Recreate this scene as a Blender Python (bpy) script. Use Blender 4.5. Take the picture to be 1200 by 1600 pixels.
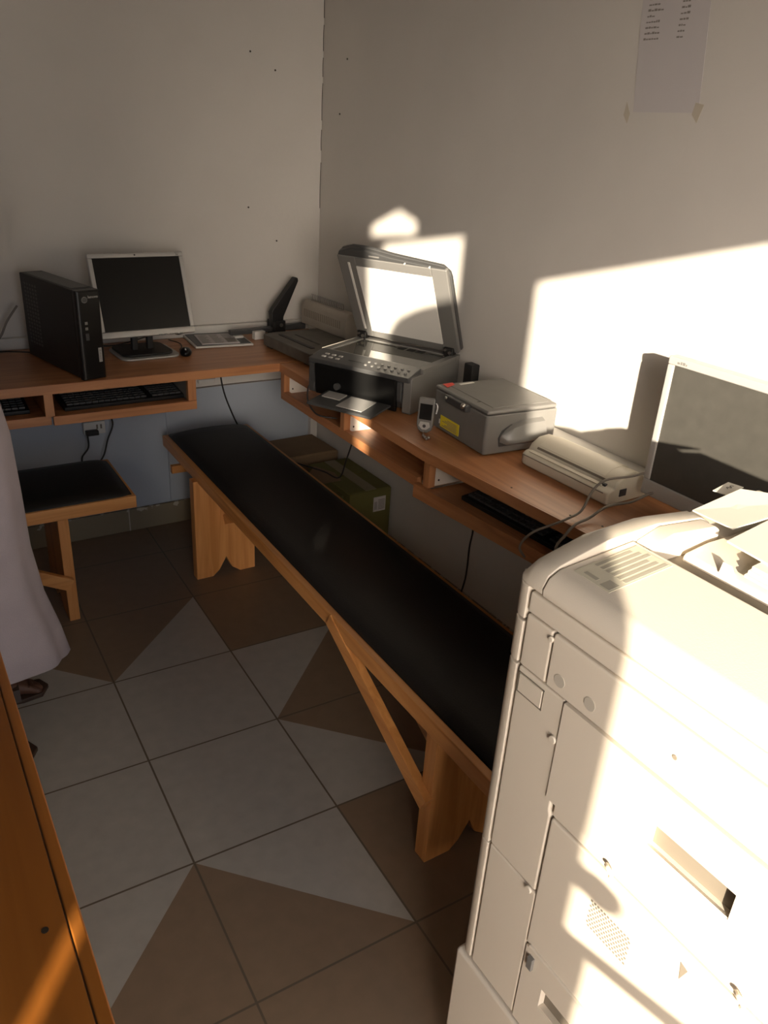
import bpy, bmesh, math, random
from mathutils import Vector, Matrix
R = math.radians
random.seed(7)
SC = bpy.context.scene
for o in list(bpy.data.objects): bpy.data.objects.remove(o)
C = SC.collection

# ------------------------------------------------------------------ camera
cam = bpy.data.objects.new('camera', bpy.data.cameras.new('camera')); C.objects.link(cam)
rt = Vector((0.84682741, -0.52853036, 0.05948951)); up = Vector((0.18135705, 0.39208754, 0.90187415)); fw = Vector((0.49999296, 0.75294291, -0.42788318))
m = Matrix((rt, up, -fw)).transposed().to_4x4(); m.translation = Vector((-1.508, -2.84994, 1.45622)); cam.matrix_world = m
cam.data.sensor_fit = 'VERTICAL'; cam.data.sensor_height = 32.0; cam.data.lens = 32.0 * 1231.76 / 1600; cam.data.clip_start = .02
SC.camera = cam
# ------------------------------------------------------------------ light
SC.view_settings.view_transform = 'Standard'; SC.view_settings.look = 'None'; SC.view_settings.gamma = 1; SC.view_settings.use_curve_mapping = False
SC.view_settings.exposure = 0.0
w = bpy.data.worlds.new('world'); SC.world = w; w.use_nodes = True
w.node_tree.nodes['Background'].inputs[0].default_value = (.80, .86, 1.0, 1); w.node_tree.nodes['Background'].inputs[1].default_value = .5
sun = bpy.data.objects.new('sun', bpy.data.lights.new('sun', 'SUN')); C.objects.link(sun)
sun.data.energy = 18.0; sun.data.color = (1, .87, .69); sun.data.angle = R(.75)
SDIR = Vector((1, 1.30, -.37)); sun.rotation_euler = SDIR.to_track_quat('-Z', 'Y').to_euler(); sun.location = (-3, -6, 3)
glow = bpy.data.objects.new('sky_glow_around_sun', bpy.data.lights.new('sky_glow_around_sun', 'SUN')); C.objects.link(glow)  # second, wide sun added to brighten the right wall around the sun patch
glow.data.energy = 9.5; glow.data.color = (1, .85, .70); glow.data.angle = R(48); glow.rotation_euler = Vector((1, 1.30, -.12)).to_track_quat('-Z', 'Y').to_euler(); glow.location = (-3.5, -6, 3)
def area(name, loc, sx, sy, dirv, e, col):
    o = bpy.data.objects.new(name, bpy.data.lights.new(name, 'AREA')); C.objects.link(o)
    o.data.shape = 'RECTANGLE'; o.data.size = sx; o.data.size_y = sy; o.data.energy = e; o.data.color = col
    o.location = loc; o.rotation_euler = Vector(dirv).to_track_quat('-Z', 'Y').to_euler(); return o
area('doorway_daylight', (-1.2, -3.42, .95), .9, 1.6, (0, 1, -.35), 8, (.86, .92, 1.0))
area('side_opening_fill', (-2.08, -3.42, 1.5), .36, .9, (0, 1, -.3), 2.5, (.86, .92, 1.0))  # soft sky fill added at the shaped side opening

# ------------------------------------------------------------------ materials
def mat(name, col, rough=.5, metal=0., noise=0., scale=20, spec=.5, bump=0., bscale=200, coat=0., emit=None):
    mt = bpy.data.materials.new(name); mt.use_nodes = True; nt = mt.node_tree; b = nt.nodes['Principled BSDF']
    b.inputs['Base Color'].default_value = (*col, 1); b.inputs['Roughness'].default_value = rough; b.inputs['Metallic'].default_value = metal
    b.inputs['Specular IOR Level'].default_value = spec; b.inputs['Coat Weight'].default_value = coat
    tc = nt.nodes.new('ShaderNodeTexCoord')
    if noise:
        n = nt.nodes.new('ShaderNodeTexNoise'); n.inputs['Scale'].default_value = scale; n.inputs['Detail'].default_value = 5
        nt.links.new(tc.outputs['Object'], n.inputs['Vector'])
        r = nt.nodes.new('ShaderNodeValToRGB'); r.color_ramp.elements[0].position = .3; r.color_ramp.elements[1].position = .7
        r.color_ramp.elements[0].color = (*[c * (1 - noise) for c in col], 1); r.color_ramp.elements[1].color = (*[min(1, c * (1 + noise)) for c in col], 1)
        nt.links.new(n.outputs['Fac'], r.inputs['Fac']); nt.links.new(r.outputs[0], b.inputs['Base Color'])
    if bump:
        n2 = nt.nodes.new('ShaderNodeTexNoise'); n2.inputs['Scale'].default_value = bscale; nt.links.new(tc.outputs['Object'], n2.inputs['Vector'])
        bp = nt.nodes.new('ShaderNodeBump'); bp.inputs['Strength'].default_value = bump; bp.inputs['Distance'].default_value = .002
        nt.links.new(n2.outputs['Fac'], bp.inputs['Height']); nt.links.new(bp.outputs[0], b.inputs['Normal'])
    return mt
def wood(name, c1, c2, axis, rough=.4, scale=1.0, coat=.15):
    mt = bpy.data.materials.new(name); mt.use_nodes = True; nt = mt.node_tree; b = nt.nodes['Principled BSDF']
    tc = nt.nodes.new('ShaderNodeTexCoord'); mp = nt.nodes.new('ShaderNodeMapping'); nt.links.new(tc.outputs['Object'], mp.inputs[0])
    s = [38, 38, 38]; s['xyz'.index(axis)] = 2.2; mp.inputs['Scale'].default_value = [v * scale for v in s]
    n = nt.nodes.new('ShaderNodeTexNoise'); n.inputs['Scale'].default_value = 1; n.inputs['Detail'].default_value = 6; n.inputs['Distortion'].default_value = .8
    nt.links.new(mp.outputs[0], n.inputs['Vector'])
    r = nt.nodes.new('ShaderNodeValToRGB'); r.color_ramp.elements[0].position = .34; r.color_ramp.elements[1].position = .62
    r.color_ramp.elements[0].color = (*c1, 1); r.color_ramp.elements[1].color = (*c2, 1)
    nt.links.new(n.outputs['Fac'], r.inputs['Fac']); nt.links.new(r.outputs[0], b.inputs['Base Color'])
    b.inputs['Roughness'].default_value = rough; b.inputs['Coat Weight'].default_value = coat; b.inputs['Coat Roughness'].default_value = .35
    bp = nt.nodes.new('ShaderNodeBump'); bp.inputs['Strength'].default_value = .15; bp.inputs['Distance'].default_value = .001
    nt.links.new(n.outputs['Fac'], bp.inputs['Height']); nt.links.new(bp.outputs[0], b.inputs['Normal'])
    return mt
WALL = mat('painted_plaster', (.60, .57, .53), .75, noise=.035, scale=3, bump=.25, bscale=60, spec=.25)
def dado(name, low):
    mt = WALL.copy(); mt.name = name; nt = mt.node_tree; b = nt.nodes['Principled BSDF']; src = b.inputs['Base Color'].links[0].from_socket
    tc = nt.nodes.new('ShaderNodeTexCoord'); sp = nt.nodes.new('ShaderNodeSeparateXYZ'); nt.links.new(tc.outputs['Object'], sp.inputs[0])
    lt = nt.nodes.new('ShaderNodeMath'); lt.operation = 'LESS_THAN'; nt.links.new(sp.outputs[2], lt.inputs[0]); lt.inputs[1].default_value = .546
    mx = nt.nodes.new('ShaderNodeMix'); mx.data_type = 'RGBA'; nt.links.new(lt.outputs[0], mx.inputs[0]); nt.links.new(src, mx.inputs[6]); mx.inputs[7].default_value = (*low, 1)
    nt.links.new(mx.outputs[2], b.inputs['Base Color']); return mt
WALLB = dado('plaster_with_blue_grey_dado', (.40, .44, .50))
CEIL = mat('ceiling_boards', (.22, .19, .15), .9)
W1, W2 = (.34, .135, .052), (.47, .21, .088)
WX = wood('varnished_wood_along_x', W1, W2, 'x'); WY = wood('varnished_wood_along_y', W1, W2, 'y'); WZ = wood('varnished_wood_upright', W1, W2, 'z')
BX = wood('bench_pine_along_x', (.50, .205, .055), (.66, .31, .10), 'x'); BY = wood('bench_pine_along_y', (.50, .205, .055), (.66, .31, .10), 'y'); BZ = wood('bench_pine_upright', (.50, .205, .055), (.68, .32, .11), 'z')
TY = wood('orange_table_top', (.27, .085, .011), (.38, .13, .02), 'y', .35, .6)
MEL = mat('white_melamine', (.72, .66, .58), .45)
VINYL = mat('black_vinyl', (.012, .011, .010), .5, spec=.35, bump=.2, bscale=300)
BLACK = mat('black_plastic', (.007, .0065, .0065), .48, bump=.1, bscale=500)
BLACKG = mat('glossy_black_plastic', (.006, .006, .006), .28, spec=.35)
DGREY = mat('dark_grey_plastic', (.055, .055, .055), .42, bump=.1, bscale=500)
MGREY = mat('grey_plastic', (.17, .165, .155), .4, noise=.05)
SILVER = mat('silver_plastic', (.50, .49, .47), .35, metal=.35)
SILVER2 = mat('dusty_silver_plastic', (.20, .195, .185), .42, metal=.3)
SCREEN = mat('dark_lcd_screen', (.006, .006, .0055), .30, spec=.4)
SCREENR = mat('glare_veiled_lcd_screen', (.06, .057, .050), .28, noise=.08, scale=40)  # lighter base colour stands in for the glare veiling this screen
COPY = mat('beige_copier_plastic', (.70, .63, .53), .45, bump=.08, bscale=600, spec=.4)
COPYD = mat('copier_seam_shadow', (.20, .17, .13), .8)
CREAM = mat('cream_plastic', (.66, .61, .50), .4, spec=.4)
PAPER = mat('white_paper', (.72, .69, .61), .8)
PAPER2 = mat('wall_notice_paper', (.53, .50, .50), .8)
INK = mat('grey_print_ink', (.22, .20, .18), .8)
INKL = mat('faint_print_ink', (.38, .35, .28), .8)
DECAL = mat('greenish_printed_sticker', (.60, .56, .44), .5)
YEL = mat('yellow_sticker', (.75, .62, .03), .5)
RED = mat('red_print', (.65, .06, .04), .5)
METAL = mat('worn_steel', (.45, .43, .40), .3, metal=1)
BINDG = mat('taupe_painted_metal', (.34, .30, .25), .5, noise=.05)
CUTG = mat('dusty_dark_bakelite', (.10, .09, .075), .5, noise=.2, scale=30)
PAD = mat('white_lid_pad', (.68, .66, .62), .4)
GLASS = mat('scanner_glass', (.06, .058, .05), .04, coat=1)
CARD = mat('brown_cardboard', (.20, .13, .07), .85, noise=.08, scale=10)
CARDG = mat('olive_green_printed_cardboard', (.12, .11, .03), .8, noise=.12, scale=8)
TAPE = mat('clear_packing_tape', (.20, .17, .10), .35)
CABLE = mat('black_cable_rubber', (.012, .011, .010), .5)
CABLEG = mat('grey_cable_rubber', (.22, .19, .16), .5)
PVC = mat('white_pvc', (.62, .60, .56), .5)
ROBE = mat('lavender_grey_cloth', (.43, .38, .41), .9, noise=.05, scale=12, bump=.3, bscale=400)
SKIN = mat('brown_skin', (.11, .048, .028), .55, noise=.08, scale=30)
HAIR = mat('black_hair', (.01, .008, .007), .8)
SANDAL = mat('brown_sandal_leather', (.045, .022, .012), .6)
GROUT = mat('dirty_white_grout', (.55, .50, .40), .9)
NAIL = mat('dark_nail', (.03, .02, .012), .6)
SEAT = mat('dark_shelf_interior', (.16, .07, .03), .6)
OUT = mat('sandy_ground', (.40, .31, .20), .95, noise=.15, scale=3)

def tile_mat(name, light=(.40, .375, .335), brown=(.235, .165, .11), grout=(.13, .10, .07)):
    """floor tiles: world-space grid, star of two-colour tiles cut on the diagonal"""
    mt = bpy.data.materials.new(name); mt.use_nodes = True; nt = mt.node_tree; b = nt.nodes['Principled BSDF']; N = nt.nodes.new; L = nt.links.new
    def mth(op, a, bb=None, c=None):
        n = N('ShaderNodeMath'); n.operation = op
        for i, v in enumerate((a, bb, c)):
            if v is None: continue
            if isinstance(v, (int, float)): n.inputs[i].default_value = v
            else: L(v, n.inputs[i])
        return n.outputs[0]
    tc = N('ShaderNodeTexCoord'); mp = N('ShaderNodeMapping'); mp.vector_type = 'TEXTURE'
    mp.inputs['Location'].default_value = (-1.1218, -.92836, 0); mp.inputs['Rotation'].default_value = (0, 0, -.02027); mp.inputs['Scale'].default_value = (.352, -.352, 1)
    L(tc.outputs['Object'], mp.inputs[0]); sp = N('ShaderNodeSeparateXYZ'); L(mp.outputs[0], sp.inputs[0])
    U, V = sp.outputs[0], sp.outputs[1]
    fu, fv = mth('FLOOR', U), mth('FLOOR', V); lu, lv = mth('SUBTRACT', U, fu), mth('SUBTRACT', V, fv)
    # d1 >0 : upper-right of the falling diagonal ; d2 >0 : below the rising diagonal
    d1 = mth('SUBTRACT', lu, lv); d2 = mth('SUBTRACT', mth('ADD', lu, lv), 1.0)
    L1 = mth('GREATER_THAN', d1, 0); L1n = mth('SUBTRACT', 1, L1); L2 = mth('GREATER_THAN', d2, 0); L2n = mth('SUBTRACT', 1, L2)
    def cell(i, j):
        return mth('MULTIPLY', mth('COMPARE', fu, i, .1), mth('COMPARE', fv, j, .1))
    acc = None
    pat = {(0, 0): 1, (0, 1): 1, (-1, 0): 1, (-1, 1): 1, (0, -1): L2, (-1, -1): L1n, (1, 0): L2n, (1, 1): L1n, (0, 2): L1, (-1, 2): L2n, (-2, 0): L2, (-2, 1): L1, (-2, -1): 0, (-2, 2): 0}
    for (i, j), v in pat.items():
        if v == 0: continue
        t = mth('MULTIPLY', cell(i, j), v); acc = t if acc is None else mth('ADD', acc, t)
    mx = N('ShaderNodeMix'); mx.data_type = 'RGBA'; L(acc, mx.inputs[0]); mx.inputs[6].default_value = (*brown, 1); mx.inputs[7].default_value = (*light, 1)
    n = N('ShaderNodeTexNoise'); n.inputs['Scale'].default_value = 26; n.inputs['Detail'].default_value = 6; L(tc.outputs['Object'], n.inputs[0])
    hs = N('ShaderNodeHueSaturation'); L(mx.outputs[2], hs.inputs['Color']); L(mth('MULTIPLY_ADD', n.outputs['Fac'], .28, .86), hs.inputs['Value'])
    eu = mth('MINIMUM', lu, mth('SUBTRACT', 1, lu)); ev = mth('MINIMUM', lv, mth('SUBTRACT', 1, lv)); g = mth('LESS_THAN', mth('MINIMUM', eu, ev), .0065)
    m2 = N('ShaderNodeMix'); m2.data_type = 'RGBA'; L(g, m2.inputs[0]); L(hs.outputs[0], m2.inputs[6]); m2.inputs[7].default_value = (*grout, 1)
    L(m2.outputs[2], b.inputs['Base Color']); b.inputs['Roughness'].default_value = .42; b.inputs['Specular IOR Level'].default_value = .35
    bp = N('ShaderNodeBump'); bp.inputs['Distance'].default_value = .002; bp.inputs['Strength'].default_value = .6; L(mth('SUBTRACT', 1, g), bp.inputs['Height']); L(bp.outputs[0], b.inputs['Normal'])
    return mt
TILE = tile_mat('two_tone_floor_tile')
def skirt_mat(name, axis):
    mt = bpy.data.materials.new(name); mt.use_nodes = True; nt = mt.node_tree; b = nt.nodes['Principled BSDF']; N = nt.nodes.new; L = nt.links.new
    tc = N('ShaderNodeTexCoord'); sp = N('ShaderNodeSeparateXYZ'); L(tc.outputs['Object'], sp.inputs[0])
    nz = N('ShaderNodeTexNoise'); nz.inputs['Scale'].default_value = 30; nz.inputs['Detail'].default_value = 6; L(tc.outputs['Object'], nz.inputs[0])
    def mth(op, a, bb=None):
        n = N('ShaderNodeMath'); n.operation = op
        for i, v in enumerate((a, bb)):
            if v is None: continue
            if isinstance(v, (int, float)): n.inputs[i].default_value = v
            else: L(v, n.inputs[i])
        return n.outputs[0]
    v = mth('PINGPONG', mth('ADD', sp.outputs[axis], .049), .1275); g1 = mth('LESS_THAN', v, .0022)
    top = mth('GREATER_THAN', mth('ADD', sp.outputs[2], mth('MULTIPLY', nz.outputs['Fac'], .02)), .098)
    smear = mth('GREATER_THAN', mth('ADD', mth('MULTIPLY', sp.outputs[2], 3.5), nz.outputs['Fac']), .885)
    g = mth('MAXIMUM', g1, mth('MULTIPLY', smear, 1))
    mx = N('ShaderNodeMix'); mx.data_type = 'RGBA'; L(g, mx.inputs[0]); mx.inputs[6].default_value = (.21, .17, .11, 1); mx.inputs[7].default_value = (.42, .38, .31, 1)
    L(mx.outputs[2], b.inputs['Base Color']); b.inputs['Roughness'].default_value = .6
    return mt

# ------------------------------------------------------------------ mesh helpers
class MB:
    def __init__(s): s.bm = bmesh.new(); s.M = Matrix.Identity(4)
    def _t(s, vs, M=None):
        for v in vs: v.co = s.M @ ((M @ v.co) if M else v.co)
    def box(s, x0, x1, y0, y1, z0, z1, M=None):
        vs = [s.bm.verts.new((x, y, z)) for x in (x0, x1) for y in (y0, y1) for z in (z0, z1)]
        for f in ((0, 1, 3, 2), (4, 6, 7, 5), (0, 4, 5, 1), (2, 3, 7, 6), (0, 2, 6, 4), (1, 5, 7, 3)): s.bm.faces.new([vs[i] for i in f])
        s._t(vs, M); return s
    def prism(s, pts, a0, a1, axis='z', M=None):
        """2D polygon extruded along an axis. axis x: pts are (y,z); y: (x,z); z: (x,y)"""
        def mk(p, a): return {'x': (a, p[0], p[1]), 'y': (p[0], a, p[1]), 'z': (p[0], p[1], a)}[axis]
        A = [s.bm.verts.new(mk(p, a0)) for p in pts]; B = [s.bm.verts.new(mk(p, a1)) for p in pts]; n = len(pts)
        s.bm.faces.new(A); s.bm.faces.new(B[::-1])
        for i in range(n): s.bm.faces.new((A[i], B[i], B[(i + 1) % n], A[(i + 1) % n]))
        s._t(A + B, M); return s
    def loft(s, rings, cap=True, closed=True, M=None):
        R_ = [[s.bm.verts.new(p) for p in r] for r in rings]
        for a, b in zip(R_, R_[1:]):
            n = len(a)
            for i in range(n if closed else n - 1): s.bm.faces.new((a[i], a[(i + 1) % n], b[(i + 1) % n], b[i]))
        if cap and closed: s.bm.faces.new(R_[0][::-1]); s.bm.faces.new(R_[-1])
        s._t([v for r in R_ for v in r], M); return s
    def cyl(s, c, r, h, axis='z', n=20, r2=None, M=None):
        r2 = r if r2 is None else r2; rings = []
        for (rr, t) in ((r, 0), (r2, h)):
            ring = []
            for k in range(n):
                a = 2 * math.pi * k / n; u, v = rr * math.cos(a), rr * math.sin(a)
                ring.append({'z': (c[0] + u, c[1] + v, c[2] + t), 'y': (c[0] + u, c[1] + t, c[2] + v), 'x': (c[0] + t, c[1] + u, c[2] + v)}[axis])
            rings.append(ring)
        return s.loft(rings, M=M)
    def tube(s, pts, r, n=8, sub=6, M=None):
        P = [Vector(p) for p in pts]; Q = []
        for i in range(len(P) - 1):
            p0 = P[max(i - 1, 0)]; p1 = P[i]; p2 = P[i + 1]; p3 = P[min(i + 2, len(P) - 1)]
            for k in range(sub):
                t = k / sub; Q.append(.5 * ((2 * p1) + (p2 - p0) * t + (2 * p0 - 5 * p1 + 4 * p2 - p3) * t * t + (3 * p1 - p0 - 3 * p2 + p3) * t ** 3))
        Q.append(P[-1]); rings = []; u = None
        for i, q in enumerate(Q):
            d = (Q[min(i + 1, len(Q) - 1)] - Q[max(i - 1, 0)]).normalized()
            if u is None: u = d.cross(Vector((0, 0, 1)) if abs(d.z) < .9 else Vector((1, 0, 0))).normalized()
            else: u = (u - d * u.dot(d)).normalized()
            v = d.cross(u); rr = r[min(i, len(r) - 1)] if isinstance(r, list) else r
            rings.append([q + (u * math.cos(2 * math.pi * k / n) + v * math.sin(2 * math.pi * k / n)) * rr for k in range(n)])
        return s.loft(rings, M=M)
    def sphere(s, c, r, sc=(1, 1, 1), n=14, M=None):
        rings = []
        for j in range(1, n // 2 + 1):
            th = math.pi * j / (n // 2 + 1)
            rings.append([(c[0] + r * sc[0] * math.sin(th) * math.cos(2 * math.pi * k / n), c[1] + r * sc[1] * math.sin(th) * math.sin(2 * math.pi * k / n), c[2] - r * sc[2] * math.cos(th)) for k in range(n)])
        return s.loft(rings, M=M)
    def text(s, body, size, M):
        """lettering lying in local XY of M, reading along +X"""
        cu = bpy.data.curves.new('t', 'FONT'); cu.body = body; cu.size = size; cu.extrude = .0003; cu.resolution_u = 2
        o = bpy.data.objects.new('t', cu); C.objects.link(o); bpy.context.view_layer.update()
        me = bpy.data.meshes.new_from_object(o.evaluated_get(bpy.context.evaluated_depsgraph_get()))
        n0 = len(s.bm.verts); s.bm.from_mesh(me); s.bm.verts.ensure_lookup_table(); s._t(s.bm.verts[n0:], M)
        bpy.data.objects.remove(o); bpy.data.curves.remove(cu); bpy.data.meshes.remove(me); return s
    def build(s, name, material, parent=None, bevel=0, smooth=False, seg=2, world=False, sub=0):
        if world and parent is not None:
            inv = (Matrix.Translation(parent.location) @ parent.rotation_euler.to_matrix().to_4x4()).inverted()
            if parent.parent is None: bmesh.ops.transform(s.bm, matrix=inv, verts=s.bm.verts)
        bmesh.ops.recalc_face_normals(s.bm, faces=s.bm.faces)
        me = bpy.data.meshes.new(name); s.bm.to_mesh(me); s.bm.free(); o = bpy.data.objects.new(name, me); C.objects.link(o)
        me.materials.append(material)
        if parent is not None: o.parent = parent
        if bevel:
            b = o.modifiers.new('b', 'BEVEL'); b.width = bevel; b.segments = seg; b.limit_method = 'ANGLE'; b.angle_limit = R(40)
        if sub:
            ss = o.modifiers.new('s', 'SUBSURF'); ss.levels = sub; ss.render_levels = sub
        if smooth or bevel:
            for p in me.polygons: p.use_smooth = True
            if not smooth or smooth == 'auto':
                me.set_sharp_from_angle(angle=R(45)) if not bevel else None
            if bevel:
                wn = o.modifiers.new('w', 'WEIGHTED_NORMAL'); wn.keep_sharp = True
        return o
def tag(o, label=None, cat=None, group=None, kind=None):
    if label: o['label'] = label
    if cat: o['category'] = cat
    if group: o['group'] = group
    if kind: o['kind'] = kind
    return o
def thing(name, loc, label, cat, rz=0, group=None):
    o = bpy.data.objects.new(name, None); C.objects.link(o); o.location = loc; o.rotation_euler = (0, 0, rz); o.empty_display_size = .05
    return tag(o, label, cat, group)
def struct(name, mb, material, **k):
    o = mb.build(name, material, **k); o['kind'] = 'structure'; return o
def one(name, mb, material, label, cat, group=None, **k):
    return tag(mb.build(name, material, **k), label, cat, group)

# ------------------------------------------------------------------ the room
struct('floor', MB().box(-3.4, .12, -3.4, .12, -.06, 0), TILE)
struct('ceiling', MB().box(-3.4, .12, -3.4, .12, 2.5, 2.56), CEIL)
struct('wall_back', MB().box(-3.4, 0, 0, .12, 0, 2.5), WALLB)
struct('wall_right', MB().box(0, .12, -3.4, .12, 0, 2.5), WALL)
struct('wall_left', MB().box(-3.4, -3.28, -3.4, 0, 0, 2.5), WALL)
# front wall behind the camera: doorway, plus openings added and shaped for sun patches
def holed_wall(name, outer, holes, y0, y1, material):
    cu = bpy.data.curves.new(name, 'CURVE'); cu.dimensions = '2D'; cu.fill_mode = 'BOTH'; cu.extrude = (y1 - y0) / 2
    for poly in [outer] + holes:
        sp = cu.splines.new('POLY'); sp.points.add(len(poly) - 1); sp.use_cyclic_u = True
        for p, q in zip(sp.points, poly): p.co = (q[0], q[1], 0, 1)
    o = bpy.data.objects.new('t', cu); C.objects.link(o); bpy.context.view_layer.update()
    me = bpy.data.meshes.new_from_object(o.evaluated_get(bpy.context.evaluated_depsgraph_get())); bpy.data.objects.remove(o)
    me.transform(Matrix.Translation((0, (y0 + y1) / 2, 0)) @ Matrix.Rotation(R(90), 4, 'X'))
    w_ = bpy.data.objects.new(name, me); C.objects.link(w_); me.materials.clear(); me.materials.append(material); w_['kind'] = 'structure'; return w_
DOORH = [(-1.669, .02), (-.75, .02), (-.75, 1.75), (-1.669, 1.75)]
SUNPATCH_SIDE = [(-2.250, 1.27), (-2.175, 1.27), (-2.155, 1.60), (-2.15, 1.65), (-2.11, 1.69), (-2.03, 1.71), (-1.892, 1.72), (-1.892, 1.915), (-2.269, 1.965), (-2.269, 1.5)]  # outline curved to leave a rounded shadow on the scanner lid
SUNPATCH_TABLE = [(-2.340, .95), (-2.275, .95), (-2.275, 1.10), (-2.340, 1.10)]  # unseen slit added to throw a sun streak on the table
SUNPATCH_TOP = [(-2.33, 2.005), (-2.08, 1.955), (-2.085, 1.99), (-2.19, 2.06), (-2.33, 2.04)]  # unseen gap added for the small upper sun patch
holed_wall('wall_front', [(-3.4, 0), (.12, 0), (.12, 2.5), (-3.4, 2.5)], [DOORH, SUNPATCH_SIDE, SUNPATCH_TOP, SUNPATCH_TABLE], -3.42, -3.36, WALL)
struct('trim_1', MB().box(-1.72, -1.669, -3.37, -3.33, 0, 1.80).box(-.75, -.70, -3.37, -3.33, 0, 1.80).box(-1.72, -.70, -3.37, -3.33, 1.75, 1.80), WZ)
gt = thing('door_shade_bars', (-1.2, -3.40, 0), 'unseen wooden cross rail and knob added in the doorway to shade the copier', 'blocker')
MB().box(-1.669, -.75, -3.405, -3.385, .808, .829).box(-1.669, -1.625, -3.405, -3.385, 0, .808).build('cross_rail', WX, gt, world=True)  # bars placed out of view to throw the shadow band on the copier
MB().cyl((-1.670, -3.395, .928), .020, .045, 'x', 14).sphere((-1.622, -3.395, .923), .022).build('knob', METAL, gt, smooth=True, world=True)
tag(one('ground', MB().box(-9, 5, -12, -3.42, -.12, -.06), OUT, 'sandy ground outside the doorway', 'ground'), kind='structure')
struct('baseboard_back', MB().box(-3.28, 0, -.012, 0, 0, .092), skirt_mat('grouted_skirting_tile_back', 0), bevel=.002)
struct('baseboard_right', MB().box(-.012, 0, -3.35, -.012, 0, .092), skirt_mat('grouted_skirting_tile_right', 1), bevel=.002)
# corner conduit, wall trunking
struct('trim_2', MB().box(-.035, -.002, -.025, -.002, .092, .735), PVC, bevel=.002)
t = struct('trim_3', MB().box(-3.28, -.03, -.022, -.002, .7495, .787), PVC, bevel=.002)
t = struct('trim_4', MB().box(-.055, -.002, -3.3, -.002, .7495, .776), PVC, bevel=.003)
MB().box(-.0565, -.054, -1.53, -1.50, .755, .769).box(-.0565, -.054, -1.64, -1.61, .755, .769).build('socket_opening', COPYD, t)
struct('trim_5', MB().box(-.644, -.634, -.010, -.001, .100, .62), WALLB, bevel=.001)
struct('trim_6', MB().tube([(-.62, -.004, .546), (-.35, -.005, .549), (-.03, -.004, .547)], .0028), CABLEG)
# crack in the wall corner and nail marks in the plaster
mb = MB()
for z0, z1 in ((1.20, 1.36), (1.40, 1.47), (1.50, 1.62), (1.64, 1.70), (1.72, 1.80), (1.82, 2.1)):
    mb.tube([(-.001, -.001, z0), (-.0022, -.001, (z0 + z1) / 2), (-.001, -.0012, z1)], .0011, n=5, sub=3)
struct('trim_7', mb, NAIL)
for k, (x, y, z) in enumerate(((-.187, 0, 1.645), (-.279, 0, 1.693), (-.293, 0, 1.2), (-.181, 0, 1.083), (0, -.174, 1.69), (0, -.133, 1.523))):
    lab = ['dark nail stub in the back wall near the room corner, upper right one', 'dark nail stub in the back wall, topmost and further from the corner', 'dark nail stub in the back wall above the paper trimmer, left of a lower one', 'dark nail stub low on the back wall, just above the black trimmer handle', 'dark mark on the right wall by the corner, the upper one', 'dark mark on the right wall by the corner, the lower one'][k]
    one('wall_nail', MB().cyl((x, y - .002 if y == 0 else y, z) if y == 0 else (x - .002, y, z), .0032, .003, 'y' if y == 0 else 'x', 8), NAIL, lab, 'nail', 'nail stubs in the plaster')

# ------------------------------------------------------------------ desk along the back wall
d = thing('desk', (-1.5, -.23, .75), 'long varnished wooden desk under the back wall with keyboard shelves', 'desk')
MB().box(-3.2, -.002, -.461, -.023, .732, .75).build('desktop', WX, d, bevel=.0015, world=True)
MB().box(-3.2, -.385, -.466, -.461, .722, .75).build('edge_strip', WX, d, bevel=.001, world=True)
sh = MB().box(-1.116, -.682, -.445, -.03, .636, .644).build('shelf', WX, d, world=True)
MB().box(-1.118, -.678, -.462, -.445, .624, .652).build('shelf_lip', WX, d, bevel=.001, world=True)
MB().box(-3.2, -1.128, -.435, -.03, .640, .648).build('shelf', WX, d, world=True)
MB().box(-3.2, -1.122, -.450, -.435, .624, .652).build('shelf_lip', WX, d, bevel=.001, world=True)
MB().box(-1.138, -1.112, -.455, -.03, .650, .732).build('divider', WZ, d, bevel=.001, world=True)
MB().box(-.703, -.676, -.455, -.436, .650, .732).build('divider', WZ, d, bevel=.001, world=True)
o = MB().box(-.698, -.682, -.436, -.03, .644, .732).build('side_panel', MGREY, d, world=True)
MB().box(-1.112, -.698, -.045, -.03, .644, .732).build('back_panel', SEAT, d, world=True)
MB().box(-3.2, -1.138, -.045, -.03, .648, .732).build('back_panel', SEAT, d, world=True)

# desk along the right wall
d = thing('desk', (-.2, -1.2, .75), 'wooden desk along the sunlit right wall carrying the printers', 'desk')
MB().prism([(-.381, -.4665), (-.388, -.9), (-.394, -1.341), (-.374, -1.567), (-.356, -1.80), (-.335, -2.16), (-.335, -2.20), (-.0555, -2.20), (-.0555, -.4665)], .732, .7495).build('desktop', WY, d, bevel=.0015, world=True)
MB().prism([(-.386, -.4665), (-.399, -1.341), (-.361, -1.80), (-.340, -2.16), (-.335, -2.16), (-.356, -1.80), (-.394, -1.341), (-.381, -.4665)], .722, .7495).build('edge_strip', WY, d, world=True)
MB().box(-.350, -.03, -1.33, -.47, .636, .645).build('shelf', WY, d, world=True)
MB().prism([(-.374, -.452), (-.374, -1.29), (-.356, -1.29), (-.356, -.452)], .622, .652).build('shelf_lip', WY, d, bevel=.001, world=True)
MB().prism([(-.374, -1.337), (-.345, -1.72), (-.32, -2.18), (-.03, -2.18), (-.03, -1.337)], .626, .634).build('shelf', WY, d, world=True)
MB().prism([(-.392, -1.300), (-.350, -1.72), (-.325, -2.18), (-.307, -2.18), (-.332, -1.72), (-.374, -1.300)], .604, .642).build('shelf_lip', WY, d, bevel=.001, world=True)
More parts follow.
